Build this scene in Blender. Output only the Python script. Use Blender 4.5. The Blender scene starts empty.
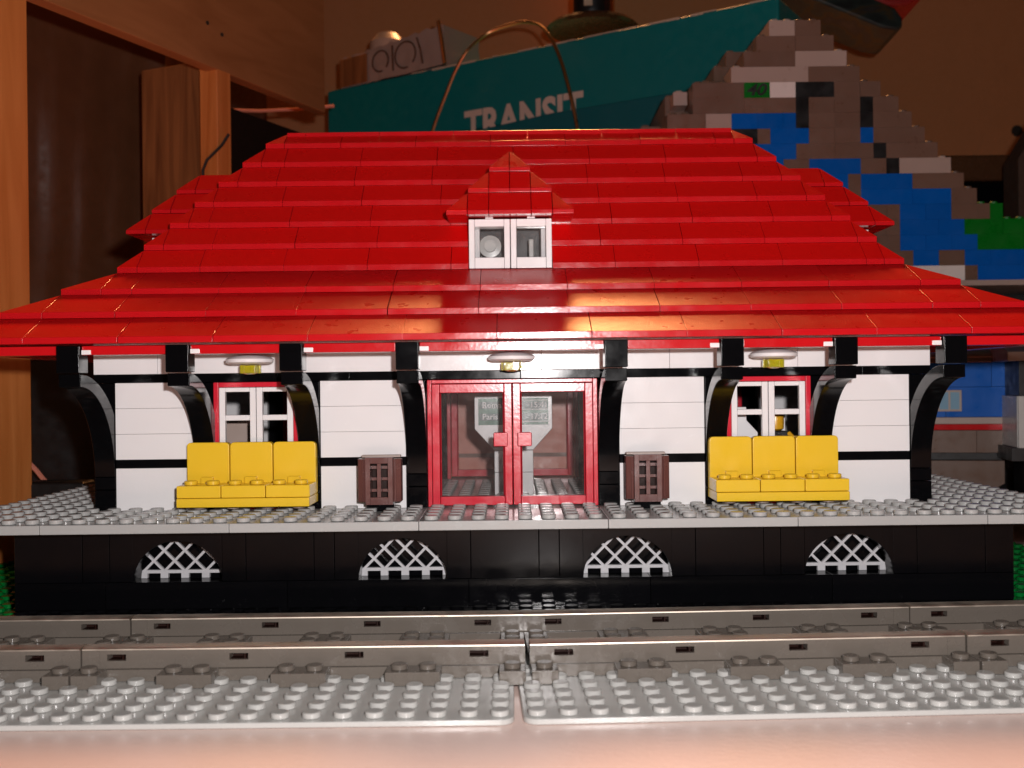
import bpy, math, random
from mathutils import Matrix, Vector
random.seed(7)
S = 0.008                      # one stud = 8 mm; everything below is written in studs
sc = bpy.context.scene
COL = sc.collection
R = math.radians

# ------------------------------------------------------------------ materials
def nodes_of(m):
    m.use_nodes = True
    nt = m.node_tree
    return nt, nt.nodes, nt.links, nt.nodes['Principled BSDF']

def plastic(name, col, rough=0.22, var=0.06, bump=0.05, bscale=900.0, spec=0.5, coat=0.0, bdist=0.0006, rvar=1.0):
    m = bpy.data.materials.new(name)
    nt, N, L, b = nodes_of(m)
    b.inputs['Specular IOR Level'].default_value = spec
    if coat:
        b.inputs['Coat Weight'].default_value = coat
        b.inputs['Coat Roughness'].default_value = 0.08
    tc = N.new('ShaderNodeTexCoord'); geo = N.new('ShaderNodeNewGeometry')
    n1 = N.new('ShaderNodeTexNoise'); n1.inputs['Scale'].default_value = 60; n1.inputs['Detail'].default_value = 5
    L.new(tc.outputs['Object'], n1.inputs['Vector'])
    add = N.new('ShaderNodeMath'); add.operation = 'ADD'
    L.new(n1.outputs['Fac'], add.inputs[0]); L.new(geo.outputs['Random Per Island'], add.inputs[1])
    mr = N.new('ShaderNodeMapRange')
    mr.inputs['From Min'].default_value = 0.2; mr.inputs['From Max'].default_value = 1.7
    mr.inputs['To Min'].default_value = 1 - var; mr.inputs['To Max'].default_value = 1 + var
    L.new(add.outputs[0], mr.inputs['Value'])
    hs = N.new('ShaderNodeHueSaturation'); hs.inputs['Color'].default_value = (*col, 1)
    L.new(mr.outputs['Result'], hs.inputs['Value'])
    L.new(hs.outputs['Color'], b.inputs['Base Color'])
    # dust / handling marks in the gloss
    n2 = N.new('ShaderNodeTexNoise'); n2.inputs['Scale'].default_value = 140; n2.inputs['Detail'].default_value = 8
    L.new(tc.outputs['Object'], n2.inputs['Vector'])
    r2 = N.new('ShaderNodeMapRange')
    r2.inputs['From Min'].default_value = 0.3; r2.inputs['From Max'].default_value = 0.75
    r2.inputs['To Min'].default_value = max(0.03, rough * (1 - .25 * rvar)); r2.inputs['To Max'].default_value = min(1, rough * (1 + .45 * rvar))
    L.new(n2.outputs['Fac'], r2.inputs['Value']); L.new(r2.outputs['Result'], b.inputs['Roughness'])
    if bump:
        n3 = N.new('ShaderNodeTexNoise'); n3.inputs['Scale'].default_value = bscale; n3.inputs['Detail'].default_value = 3
        L.new(tc.outputs['Object'], n3.inputs['Vector'])
        bp = N.new('ShaderNodeBump'); bp.inputs['Strength'].default_value = bump; bp.inputs['Distance'].default_value = bdist
        L.new(n3.outputs['Fac'], bp.inputs['Height']); L.new(bp.outputs['Normal'], b.inputs['Normal'])
    return m

def wood(name, c1, c2, scale=(40, 40, 4), rough=0.55):
    m = bpy.data.materials.new(name)
    nt, N, L, b = nodes_of(m)
    tc = N.new('ShaderNodeTexCoord'); mp = N.new('ShaderNodeMapping'); mp.inputs['Scale'].default_value = scale
    L.new(tc.outputs['Object'], mp.inputs['Vector'])
    n = N.new('ShaderNodeTexNoise'); n.inputs['Scale'].default_value = 1.6; n.inputs['Detail'].default_value = 9; n.inputs['Distortion'].default_value = 1.4
    L.new(mp.outputs['Vector'], n.inputs['Vector'])
    r = N.new('ShaderNodeValToRGB'); r.color_ramp.elements[0].position = 0.32; r.color_ramp.elements[1].position = 0.68
    r.color_ramp.elements[0].color = (*c1, 1); r.color_ramp.elements[1].color = (*c2, 1)
    L.new(n.outputs['Fac'], r.inputs['Fac']); L.new(r.outputs['Color'], b.inputs['Base Color'])
    b.inputs['Roughness'].default_value = rough
    bp = N.new('ShaderNodeBump'); bp.inputs['Strength'].default_value = 0.2; bp.inputs['Distance'].default_value = 0.001
    L.new(n.outputs['Fac'], bp.inputs['Height']); L.new(bp.outputs['Normal'], b.inputs['Normal'])
    return m

def clear(name, tint=(1, 1, 1), refl=0.12, rough=0.02, bump=0.0, haze=.05):
    """thin clear plastic sheet: see-through with a mirror coat"""
    m = bpy.data.materials.new(name); m.use_nodes = True
    nt = m.node_tree; N = nt.nodes; L = nt.links; N.clear()
    out = N.new('ShaderNodeOutputMaterial'); mix = N.new('ShaderNodeMixShader')
    tr = N.new('ShaderNodeBsdfTransparent'); tr.inputs['Color'].default_value = (*tint, 1)
    gl = N.new('ShaderNodeBsdfGlossy'); gl.inputs['Roughness'].default_value = rough
    lw = N.new('ShaderNodeLayerWeight'); lw.inputs['Blend'].default_value = 0.25
    mr = N.new('ShaderNodeMapRange'); mr.inputs['To Min'].default_value = refl; mr.inputs['To Max'].default_value = 0.8
    L.new(lw.outputs['Fresnel'], mr.inputs['Value']); L.new(mr.outputs['Result'], mix.inputs['Fac'])
    L.new(tr.outputs[0], mix.inputs[1]); L.new(gl.outputs[0], mix.inputs[2]); L.new(mix.outputs[0], out.inputs['Surface'])
    df = N.new('ShaderNodeBsdfDiffuse'); df.inputs['Color'].default_value = (.8, .72, .70, 1); mx2 = N.new('ShaderNodeMixShader')
    L.new(mix.outputs[0], mx2.inputs[1]); L.new(df.outputs[0], mx2.inputs[2]); L.new(mx2.outputs[0], out.inputs['Surface'])
    tc = N.new('ShaderNodeTexCoord'); dn = N.new('ShaderNodeTexNoise'); dn.inputs['Scale'].default_value = 220; dn.inputs['Detail'].default_value = 9; dn.inputs['Roughness'].default_value = .75
    L.new(tc.outputs['Object'], dn.inputs['Vector']); dm = N.new('ShaderNodeMapRange'); dm.inputs['From Min'].default_value = .3; dm.inputs['From Max'].default_value = .8
    dm.inputs['To Min'].default_value = .01; dm.inputs['To Max'].default_value = haze; L.new(dn.outputs['Fac'], dm.inputs['Value']); L.new(dm.outputs['Result'], mx2.inputs['Fac'])
    n = N.new('ShaderNodeTexNoise'); n.inputs['Scale'].default_value = 70; n.inputs['Detail'].default_value = 6
    L.new(tc.outputs['Object'], n.inputs['Vector'])
    bp = N.new('ShaderNodeBump'); bp.inputs['Strength'].default_value = 0.04 + bump; bp.inputs['Distance'].default_value = 0.002
    L.new(n.outputs['Fac'], bp.inputs['Height']); L.new(bp.outputs['Normal'], gl.inputs['Normal'])
    return m

M = {}
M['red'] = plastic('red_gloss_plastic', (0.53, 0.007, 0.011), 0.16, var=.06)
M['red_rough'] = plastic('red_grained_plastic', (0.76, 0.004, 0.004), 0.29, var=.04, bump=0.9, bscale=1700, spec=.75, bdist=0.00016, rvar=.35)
M['doorred'] = plastic('red_door_plastic', (0.62, 0.02, 0.04), 0.2)
M['white'] = plastic('white_plastic', (0.84, 0.825, 0.83), 0.2, var=.02, spec=.3)
M['black'] = plastic('black_plastic', (0.0028, 0.0028, 0.0035), 0.13, var=.2, bump=.012, bscale=300, spec=.13)
M['yellow'] = plastic('yellow_plastic', (0.85, 0.55, 0.03), 0.2, var=.04)
M['grey'] = plastic('light_grey_plastic', (0.42, 0.42, 0.41), 0.2)
M['plate'] = plastic('baseplate_grey_plastic', (0.45, 0.445, 0.425), 0.17)
M['track'] = plastic('track_grey_plastic', (0.135, 0.115, 0.097), 0.24, var=.06)
M['brown'] = plastic('brown_plastic', (0.13, 0.048, 0.042), 0.22, spec=.8)
M['green'] = plastic('green_plastic', (0.0, 0.16, 0.025), 0.25)
M['bdk'] = plastic('dark_grey_brick', (0.155, 0.092, 0.066), 0.35, var=.1)
M['blt'] = plastic('pale_grey_brick', (0.40, 0.31, 0.27), 0.35, var=.06)
M['bwh'] = plastic('white_brick', (0.75, 0.70, 0.67), 0.3)
M['bbl'] = plastic('blue_brick', (0.0, 0.10, 0.46), 0.32, var=.1, spec=.25)
M['bgr'] = plastic('green_brick', (0.0, 0.15, 0.01), 0.3)
M['bk2'] = plastic('matt_black_brick', (0.006, 0.006, 0.007), 0.4)
M['slot'] = plastic('slot_shade_plastic', (0.02, 0.007, 0.005), 0.5, spec=.15)  # dark colour stands for the shade inside bin and rail slots
M['paleblue'] = plastic('pale_blue_pane', (0.25, 0.42, 0.55), 0.1)
M['palegrey'] = plastic('pale_grey_lattice', (0.52, 0.52, 0.54), 0.25)
M['silver'] = plastic('dull_silver', (0.5, 0.49, 0.47), 0.3)
M['teal'] = plastic('teal_printed_card', (0.0, 0.16, 0.165), 0.42, var=.06, bump=.15, bscale=120)
M['teal2'] = plastic('deep_teal_card', (0.0, 0.105, 0.125), 0.42, var=.06, bump=.15, bscale=120)
M['cream'] = plastic('cream_print', (0.62, 0.50, 0.42), 0.6, bump=0)
M['cardedge'] = plastic('worn_card_edge', (0.55, 0.42, 0.3), 0.8)
M['card'] = plastic('brown_cardboard', (0.74, 0.26, 0.18), 0.35, var=.12, bump=.3, bscale=60)
M['ink'] = plastic('dark_ink', (0.012, 0.012, 0.012), 0.5, bump=0)
M['lwhite'] = plastic('white_print', (0.85, 0.85, 0.85), 0.5, bump=0)
M['bgreen'] = plastic('board_green', (0.002, 0.10, 0.05), 0.3)
M['bdark'] = plastic('board_dark_strip', (0.015, 0.05, 0.045), 0.3)
M['post'] = wood('orange_pine', (0.50, 0.15, 0.03), (0.62, 0.215, 0.055), (60, 60, 5))
M['beam'] = wood('brown_stained_board', (0.28, 0.105, 0.032), (0.36, 0.145, 0.05), (7, 40, 40))
M['board'] = wood('grained_pine_board', (0.16, 0.055, 0.017), (0.30, 0.115, 0.037), (70, 70, 5))
M['wallbrown'] = plastic('brown_painted_wall', (0.44, 0.19, 0.078), 0.6, var=.05, bump=.2, bscale=40)
M['darkwall'] = plastic('dark_recess', (0.05, 0.025, 0.015), 0.7, var=.2)
M['nearblack'] = plastic('near_black_panel', (0.012, 0.007, 0.005), 0.8, var=.2, spec=.1)  # even near-black tone for the shelf's back panel
M['cap'] = plastic('dark_glossy_lid', (0.09, 0.035, 0.015), 0.25)
M['maroon'] = plastic('maroon_fabric', (0.30, 0.008, 0.008), 0.6, bump=.3, bscale=300)
M['bulb'] = plastic('clear_yellow_plastic', (0.74, 0.66, 0.02), 0.06, spec=.9)
M['bulb'].node_tree.nodes['Principled BSDF'].inputs['Transmission Weight'].default_value = .6
M['skin'] = plastic('figure_yellow', (0.75, 0.38, 0.02), 0.25)
M['pane'] = clear('clear_pane', (.97, .97, .97), 0.045, 0.03)
M['film'] = plastic('smoky_film', (0.10, 0.040, 0.018), 0.4, var=.35, spec=.2, bump=.5, bscale=35)
M['wrap'] = plastic('crinkled_wrap', (0.36, 0.26, 0.22), 0.1, var=.12, bump=.9, bscale=55, spec=.8)
def metal(name, col, rough):
    m = bpy.data.materials.new(name); nt, N, L, b = nodes_of(m)
    b.inputs['Base Color'].default_value = (*col, 1); b.inputs['Metallic'].default_value = 1; b.inputs['Roughness'].default_value = rough
    tc = N.new('ShaderNodeTexCoord'); n = N.new('ShaderNodeTexNoise'); n.inputs['Scale'].default_value = 150
    L.new(tc.outputs['Object'], n.inputs['Vector'])
    mr = N.new('ShaderNodeMapRange'); mr.inputs['To Min'].default_value = rough * .6; mr.inputs['To Max'].default_value = rough * 1.5
    L.new(n.outputs['Fac'], mr.inputs['Value']); L.new(mr.outputs['Result'], b.inputs['Roughness'])
    return m
M['rail'] = metal('nickel_rail', (0.85, 0.74, 0.62), 0.47)
M['brass'] = metal('copper_cable', (0.72, 0.42, 0.2), 0.3)

def patchwork(name):
    m = bpy.data.materials.new(name); nt, N, L, b = nodes_of(m)
    tc = N.new('ShaderNodeTexCoord'); mp = N.new('ShaderNodeMapping'); mp.inputs['Scale'].default_value = (30, 30, 90)
    L.new(tc.outputs['Object'], mp.inputs['Vector'])
    n = N.new('ShaderNodeTexNoise'); n.inputs['Scale'].default_value = 1.3; n.inputs['Detail'].default_value = 2
    L.new(mp.outputs['Vector'], n.inputs['Vector'])
    r = N.new('ShaderNodeValToRGB'); e = r.color_ramp.elements
    e[0].position = .35; e[0].color = (.008, .01, .012, 1); e[1].position = .75; e[1].color = (.05, .04, .035, 1)
    for p, c in ((.5, (.018, .03, .03)), (.56, (.05, .03, .01)), (.62, (.02, .02, .025))):
        x = e.new(p); x.color = (*c, 1)
    L.new(n.outputs['Fac'], r.inputs['Fac']); L.new(r.outputs['Color'], b.inputs['Base Color']); b.inputs['Roughness'].default_value = .45
    return m
M['patch'] = patchwork('dark_patterned_print')

def tabletop():
    m = bpy.data.materials.new('pale_table_laminate'); nt, N, L, b = nodes_of(m)
    tc = N.new('ShaderNodeTexCoord'); n = N.new('ShaderNodeTexNoise'); n.inputs['Scale'].default_value = 18; n.inputs['Detail'].default_value = 10; n.inputs['Roughness'].default_value = .7
    L.new(tc.outputs['Object'], n.inputs['Vector'])
    r = N.new('ShaderNodeValToRGB'); e = r.color_ramp.elements
    e[0].position = .3; e[0].color = (.82, .62, .55, 1); e[1].position = .7; e[1].color = (.87, .67, .60, 1)
    L.new(n.outputs['Fac'], r.inputs['Fac']); L.new(r.outputs['Color'], b.inputs['Base Color'])
    b.inputs['Roughness'].default_value = .3
    n2 = N.new('ShaderNodeTexNoise'); n2.inputs['Scale'].default_value = 500
    L.new(tc.outputs['Object'], n2.inputs['Vector'])
    bp = N.new('ShaderNodeBump'); bp.inputs['Strength'].default_value = .12; bp.inputs['Distance'].default_value = .0006
    L.new(n2.outputs['Fac'], bp.inputs['Height']); L.new(bp.outputs['Normal'], b.inputs['Normal'])
    return m
M['table'] = tabletop()

# ------------------------------------------------------------------ mesh builder
class MB:
    def __init__(s): s.v = []; s.f = []; s.m = []
    def face(s, pts, mi=0):
        i = len(s.v); s.v += [tuple(p) for p in pts]; s.f.append(tuple(range(i, i + len(pts)))); s.m.append(mi)
    def solid(s, verts, faces, mi=0, mis=None):
        i = len(s.v); s.v += [tuple(p) for p in verts]
        for k, f in enumerate(faces):
            s.f.append(tuple(i + j for j in f)); s.m.append(mis[k] if mis else mi)
    def box(s, x0, x1, y0, y1, z0, z1, mi=0, T=None):
        v = [(x, y, z) for z in (z0, z1) for (x, y) in ((x0, y0), (x1, y0), (x1, y1), (x0, y1))]
        if T is not None: v = [tuple(T @ Vector(p)) for p in v]
        s.solid(v, [(3, 2, 1, 0), (4, 5, 6, 7), (0, 1, 5, 4), (1, 2, 6, 5), (2, 3, 7, 6), (3, 0, 4, 7)], mi)
    def prism(s, poly, axis, a, b, mi=0, T=None, mis=None):
        """poly: 2-D points; axis 'x' -> (y,z) poly swept x a..b; 'y' -> (x,z); 'z' -> (x,y)"""
        n = len(poly)
        def P(p, t):
            return (t, p[0], p[1]) if axis == 'x' else ((p[0], t, p[1]) if axis == 'y' else (p[0], p[1], t))
        v = [P(p, a) for p in poly] + [P(p, b) for p in poly]
        if T is not None: v = [tuple(T @ Vector(q)) for q in v]
        fs = [tuple(range(n - 1, -1, -1)), tuple(range(n, 2 * n))] + [(i, (i + 1) % n, n + (i + 1) % n, n + i) for i in range(n)]
        s.solid(v, fs, mi, ([mi, mi] + list(mis)) if mis else None)
    def lathe(s, prof, c=(0, 0, 0), n=16, mi=0, T=None):
        """prof: (r,z) from bottom to top"""
        i = len(s.v); k = len(prof)
        for (r, z) in prof:
            for j in range(n):
                a = 2 * math.pi * j / n
                p = Vector((c[0] + r * math.cos(a), c[1] + r * math.sin(a), c[2] + z))
                s.v.append(tuple(T @ p) if T is not None else tuple(p))
        for q in range(k - 1):
            for j in range(n):
                s.f.append((i + q * n + j, i + q * n + (j + 1) % n, i + (q + 1) * n + (j + 1) % n, i + (q + 1) * n + j)); s.m.append(mi)
        s.f.append(tuple(i + j for j in range(n - 1, -1, -1))); s.m.append(mi)
        s.f.append(tuple(i + (k - 1) * n + j for j in range(n))); s.m.append(mi)
    def stud(s, x, y, z, mi=0, n=14, T=None):
        s.lathe([(.3, 0.004), (.3, .165), (.275, .2)], (x, y, z), n, mi, T)
    def tube(s, pts, r, n=8, mi=0):
        pts = [Vector(p) for p in pts]; i = len(s.v)
        for k, p in enumerate(pts):
            d = (pts[min(k + 1, len(pts) - 1)] - pts[max(k - 1, 0)]).normalized()
            u = d.cross(Vector((0, 1, 0.01))).normalized(); w = d.cross(u)
            for j in range(n):
                a = 2 * math.pi * j / n; s.v.append(tuple(p + r * (u * math.cos(a) + w * math.sin(a))))
        for k in range(len(pts) - 1):
            for j in range(n):
                s.f.append((i + k * n + j, i + k * n + (j + 1) % n, i + (k + 1) * n + (j + 1) % n, i + (k + 1) * n + j)); s.m.append(mi)
        s.f.append(tuple(i + j for j in range(n))); s.m.append(mi)
        s.f.append(tuple(i + (len(pts) - 1) * n + j for j in range(n))); s.m.append(mi)
    def build(s, name, mats, parent=None, bevel=0.0, smooth=True, loc=None, rz=0, seg=1):
        me = bpy.data.meshes.new(name)
        me.from_pydata([(x * S, y * S, z * S) for x, y, z in s.v], [], s.f)
        if not isinstance(mats, (list, tuple)): mats = [mats]
        for m in mats: me.materials.append(M[m])
        me.polygons.foreach_set('material_index', s.m)
        import bmesh
        bm = bmesh.new(); bm.from_mesh(me); bmesh.ops.recalc_face_normals(bm, faces=bm.faces); bm.to_mesh(me); bm.free()
        if smooth:
            me.polygons.foreach_set('use_smooth', [True] * len(me.polygons)); me.set_sharp_from_angle(angle=R(32))
        o = bpy.data.objects.new(name, me); COL.objects.link(o)
        if parent: o.parent = parent
        if loc: o.location = [c * S for c in loc]
        if rz: o.rotation_euler.z = rz
        if bevel:
            b = o.modifiers.new('edge', 'BEVEL'); b.width = bevel * S; b.segments = seg; b.limit_method = 'ANGLE'; b.angle_limit = R(40)
            b.harden_normals = True
        return o

def tag(o, label=None, cat=None, group=None, kind=None):
    if label: o['label'] = label
    if cat: o['category'] = cat
    if group: o['group'] = group
    if kind: o['kind'] = kind
    return o
def empty(name, label, cat, loc=(0, 0, 0), rz=0, group=None):
    o = bpy.data.objects.new(name, None); COL.objects.link(o); o.empty_display_size = .01
    o.location = [c * S for c in loc]; o.rotation_euler.z = rz
    return tag(o, label, cat, group)
def dup(root, loc, label, rz=None):
    r = root.copy(); COL.objects.link(r); r.location = [c * S for c in loc]; r['label'] = label
    if rz is not None: r.rotation_euler.z = rz
    def rec(src, dst):
        for ch in list(src.children):
            c = ch.copy(); COL.objects.link(c); c.parent = dst; rec(ch, c)
    rec(root, r)
    return r
def text_mesh(name, body, size, mat, parent, T, extr=0.01, offset=0.0, align='LEFT', sx=1.0, shear=0):
    cu = bpy.data.curves.new(name, 'FONT'); cu.body = body; cu.size = size; cu.extrude = extr; cu.align_x = align; cu.offset = offset; cu.shear = shear
    cu.resolution_u = 3
    t = bpy.data.objects.new('tmp', cu); COL.objects.link(t)
    dg = bpy.context.evaluated_depsgraph_get(); me = bpy.data.meshes.new_from_object(t.evaluated_get(dg))
    bpy.data.objects.remove(t); bpy.data.curves.remove(cu)
    me.name = name
    for v in me.vertices:
        p = T @ Vector((v.co.x * sx, v.co.y, v.co.z)); v.co = p * S
    me.materials.clear(); me.materials.append(M[mat])
    o = bpy.data.objects.new(name, me); COL.objects.link(o); o.parent = parent
    return o
UP = Matrix.Rotation(R(90), 4, 'X')        # text lying in XY -> standing in XZ facing -Y
G = 0.007

def course(mb, a, b, y0, y1, z0, z1, length=4, off=0, mi=0, axis='x'):
    """a row of bricks between a and b along axis, small joints between"""
    xs = [a]; x = a + ((off % length) or length)
    while x < b - 0.5: xs.append(x); x += length
    xs.append(b)
    for p, q in zip(xs[:-1], xs[1:]):
        j = random.uniform(-.008, .008)
        if axis == 'x': mb.box(p + G, q - G, y0 + j, y1 + j, z0 + G * .6, z1 - G * .6, mi)
        else: mb.box(y0 + j, y1 + j, p + G, q - G, z0 + G * .6, z1 - G * .6, mi)

# ------------------------------------------------------------------ setting
TZ = -5.0
mb = MB(); mb.box(-140, 140, -48, 190, TZ - 3, TZ); tag(mb.build('table', 'table'), kind='structure')

# ------------------------------------------------------------------ station
ST = empty('train_station', 'toy brick train station with stepped red hip roof, white walls and black arched brackets', 'train station', (0, 8, 0))
OFF = Vector((0, -8, 0))
class SB(MB):                       # station mesh, written in world studs, stored relative to the station's base point
    def build(s, name, mats, parent=None, **k):
        if parent is None or parent is ST:
            s.v = [(x, y - 8, z) for x, y, z in s.v]
        return MB.build(s, name, mats, parent or ST, **k)

# platform
mb = SB()
xs = [-25, -20, -12, -4, 4, 12, 20, 25]
ys = [-5, 1, 7, 13, 21]
for a, b in zip(xs[:-1], xs[1:]):
    for c, d in zip(ys[:-1], ys[1:]):
        j = random.uniform(-.006, .012)
        mb.box(a + G, b - G, c + G + j, d - G + j, -.4, 0 + j * .5)
for i in range(50):
    for k in range(26):
        x = -24.5 + i; y = -4.5 + k
        if abs(x) > 20 or y < 0 or (abs(x) < 8 and y < 13): mb.stud(x, y, 0.0, n=14)
mb.build('platform', 'grey', bevel=.025)

# base wall
mb = SB()
BZ = -4.1
arch_x = [-14.8, -4.9, 5.0, 14.75]
segs = []
edges = [-22]
for ax in arch_x: edges += [ax - 3, ax + 3]
edges.append(22)
for k in range(0, len(edges), 2): course(mb, edges[k], edges[k + 1], -3, -2, -2.8, -.42, 6, 3)
for ax in arch_x:
    n = 20; pts = []
    # arch brick 6 wide, 2 bricks high, opening 3.9 wide
    for i in range(n + 1):
        a = math.pi * i / n
        pts.append((ax - 1.95 * math.cos(a), -2.8 + 1.80 * math.sin(a)))
    for i in range(n):
        (xa, za), (xb, zb) = pts[i], pts[i + 1]
        mb.solid([(xa, -3, za), (xb, -3, zb), (xb, -3, -.43), (xa, -3, -.43), (xa, -2, za), (xb, -2, zb), (xb, -2, -.43), (xa, -2, -.43)],
                 [(0, 1, 2, 3), (7, 6, 5, 4), (0, 4, 5, 1)] + ([(3, 2, 6, 7)]))
    mb.box(ax - 3 + G, ax - 1.95, -3, -2, -2.79, -.43); mb.box(ax + 1.95, ax + 3 - G, -3, -2, -2.79, -.43)
course(mb, -22, 22, -3, -2, -4.0, -2.8, 8, 4)
course(mb, -22, 22, -3, -2, -4.8, -4.0, 8, 0)
for s_ in (-1, 1):
    for (z0, z1, o) in ((-1.6, -.42, 4), (-2.8, -1.6, 2), (-4.0, -2.8, 4), (-4.8, -4.0, 0)):
        course(mb, -2, 19, 21 if s_ > 0 else -22, 22 if s_ > 0 else -21, z0, z1, 6, o, axis='y')
course(mb, -22, 22, 18, 19, -4.8, -.42, 8, 3)
mb.box(-21, 21, -1.2, -1.0, -4.8, -.45)              # dark inside behind the gratings
# stud ledge in front of the wall
course(mb, -22, 22, -5, -3.01, -4.27, BZ, 8, 2)
for i in range(44):
    for y in (-4.5, -3.5): mb.stud(-21.5 + i, y, BZ - .005)
BASE = mb.build('base_wall', 'black', bevel=.02)
def lattice(ax):
    mb = MB()
    y0, y1 = -1.98 - 8, -1.76 - 8
    z0 = -2.8
    mb.box(ax - 1.93, ax + 1.93, y0, y1, z0 + .22, z0 + .36)
    for i in range(5):
        c = ax - 1.86 + i * .93
        mb.box(c - .17, c + .17, y0 + .01, y1 - .01, z0 - .0, z0 + .225)
    def bar(xa, za, xb, zb, yy):
        # trim to the half-ellipse of the opening
        L_ = math.hypot(xb - xa, zb - za); ux, uz = (xb - xa) / L_, (zb - za) / L_
        t0, t1 = 0, L_
        while t1 > 0 and ((xa + ux * t1 - ax) / 1.97) ** 2 + ((za + uz * t1 - z0) / 1.82) ** 2 > 1.02: t1 -= .02
        if t1 < .2: return
        w = .055; nx, nz = -uz * w, ux * w
        p0 = (xa, za); p1 = (xa + ux * t1, za + uz * t1)
        mb.prism([(p0[0] + nx, p0[1] + nz), (p0[0] - nx, p0[1] - nz), (p1[0] - nx, p1[1] - nz), (p1[0] + nx, p1[1] + nz)], 'y', yy, yy + .15)
    for i in range(-2, 6):
        c = ax - 1.86 + i * .93
        if -1.95 <= c - ax <= 1.9: bar(c, z0 + .3, c + 1.75, z0 + 2.05, y0 - .02)
        c2 = ax + 1.86 - i * .93
        if -1.9 <= c2 - ax <= 1.95: bar(c2, z0 + .3, c2 - 1.75, z0 + 2.05, y0 + .02)
    return MB.build(mb, 'lattice_grille', 'palegrey', BASE)
for ax in arch_x: lattice(ax)

# walls (bricks) ; four sides
W = SB(); T_ = SB()
def wall_run(a, b, y0, y1, axis='x'):
    z = 0
    course(W, a, b, y0, y1, 0.0, 2.0, 50, 0, axis=axis)
    course(T_, a, b, y0, y1, 2.0, 2.4, 50, 0, axis=axis)
    for k in range(3): course(W, a, b, y0, y1, 2.4 + 1.2 * k, 3.6 + 1.2 * k, 50 if b - a < 5 else 4, 0, axis=axis)
for (y0, y1) in ((0.03, 1), (15, 15.97)):
    for (a, b) in ((-18.6, -14.9), (-9, -5), (5, 9), (14.9, 18.6)): wall_run(a, b, y0, y1)
    course(T_, -19.6, 19.6, y0, y1, 6.0, 6.4, 8, 4)
    course(W, -19.6, 19.6, y0, y1, 6.4, 7.6, 6, 3)
for (x0, x1) in ((-19.6, -18.63), (18.63, 19.6)):
    for (a, b) in ((1, 5), (5, 11), (11, 15)): wall_run(a, b, x0, x1, 'y')
    course(T_, 1, 15, x0, x1, 6.0, 6.4, 6, 2, axis='y')
    course(W, 1, 15, x0, x1, 6.4, 7.6, 4, 2, axis='y')
W.build('wall', 'white', bevel=.012)
T_.build('trim_stripe', 'black', bevel=.02)
# inner partitions left and right of the hall, dark floor-to-ceiling
for s_ in (-1, 1):
    P = SB()
    course(P, 1.05, 10, min(s_ * 8.2, s_ * 9), max(s_ * 8.2, s_ * 9), 0.05, 3.6, 4, 2, axis='y')
    course(P, 1.05, 10, min(s_ * 8.2, s_ * 9), max(s_ * 8.2, s_ * 9), 3.6, 7.55, 6, 3, axis='y')
    P.build('partition', 'black', bevel=.02)
C_ = SB()
C_.box(-18.5, 18.5, 1.05, 14.95, 7.40, 7.58); C_.build('ceiling', 'black')

# arched brackets
def bracket(x0, front=True):
    mb = MB()
    sgn = 1 if front else -1
    n = 18
    zc = 1.6
    def Y(y): return y if front else 16 - y
    def q(y, z): return (Y(y) - 8, z)
    # foot
    mb.prism([q(-.01, 0.02), q(1, 0.02), q(1, 1.0 - .01), q(-.01, 1.0 - .01)], 'x', x0 + G, x0 + 1 - G)
    mb.prism([q(-.01, 1.01), q(1, 1.01), q(1, zc - .01), q(-.01, zc - .01)], 'x', x0 + G, x0 + 1 - G)
    # bow, continuous quarter ring
    va = []
    for i in range(n + 1):
        a = math.pi / 2 * i / n
        co, si = math.cos(a), math.sin(a)
        va.append(((-3.9 + 4.9 * co), zc + 4.78 * si, (-3.9 + 3.88 * co), zc + 4.22 * si))
    # straight flange steps like the real moulding: a thinner web in the middle
    for i in range(n):
        o0, o1 = va[i], va[i + 1]
        i0 = len(mb.v)
        for (yo, zo, yi, zi) in (o0, o1):
            for xx in (x0 + .02, x0 + .98):
                mb.v.append((xx, Y(yo) - 8, zo)); mb.v.append((xx, Y(yi) - 8, zi))
        # idx: 0 L out,1 L in,2 R out,3 R in ; 4.. second
        for f in ((0, 2, 6, 4), (1, 5, 7, 3), (0, 4, 5, 1), (2, 3, 7, 6)): mb.f.append(tuple(i0 + k for k in f)); mb.m.append(0)
        if i == 0: mb.f.append(tuple(i0 + k for k in (0, 1, 3, 2))); mb.m.append(0)
        if i == n - 1: mb.f.append(tuple(i0 + k for k in (4, 6, 7, 5))); mb.m.append(0)
    # square end of the bow and the block on top of it
    mb.prism([q(-4.1, 6.42), q(-3.1, 6.42), q(-3.1, 7.6), q(-4.1, 7.6)], 'x', x0 + G, x0 + 1 - G)
    # pillar behind bow at wall
    mb.prism([q(.35, zc), q(1, zc), q(1, 5.98), q(.35, 5.98)], 'x', x0 + .1, x0 + .9)
    import bmesh
    o = mb.build('arched_bracket', 'black', ST, bevel=.03)
    # weld ring
    bm = bmesh.new(); bm.from_mesh(o.data); bmesh.ops.remove_doubles(bm, verts=bm.verts, dist=1e-6); bmesh.ops.recalc_face_normals(bm, faces=bm.faces)
    bm.to_mesh(o.data); bm.free(); o.data.set_sharp_from_angle(angle=R(32))
    if front:
        s = 1 if x0 < 0 else -1
        c = MB(); xa = x0 + (1.02 if s > 0 else -.42)
        c.box(xa, xa + .4, -3.9 - 8, -3.3 - 8, 7.22, 7.42); c.lathe([(.14, 0), (.14, .16), (.12, .18)], (xa + .2 + s * .32, -3.6 - 8, 7.24), 10)
        c.build('highlight_piece', 'white', o, bevel=.03)  # white piece added to stand for the highlight beside the bracket
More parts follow.
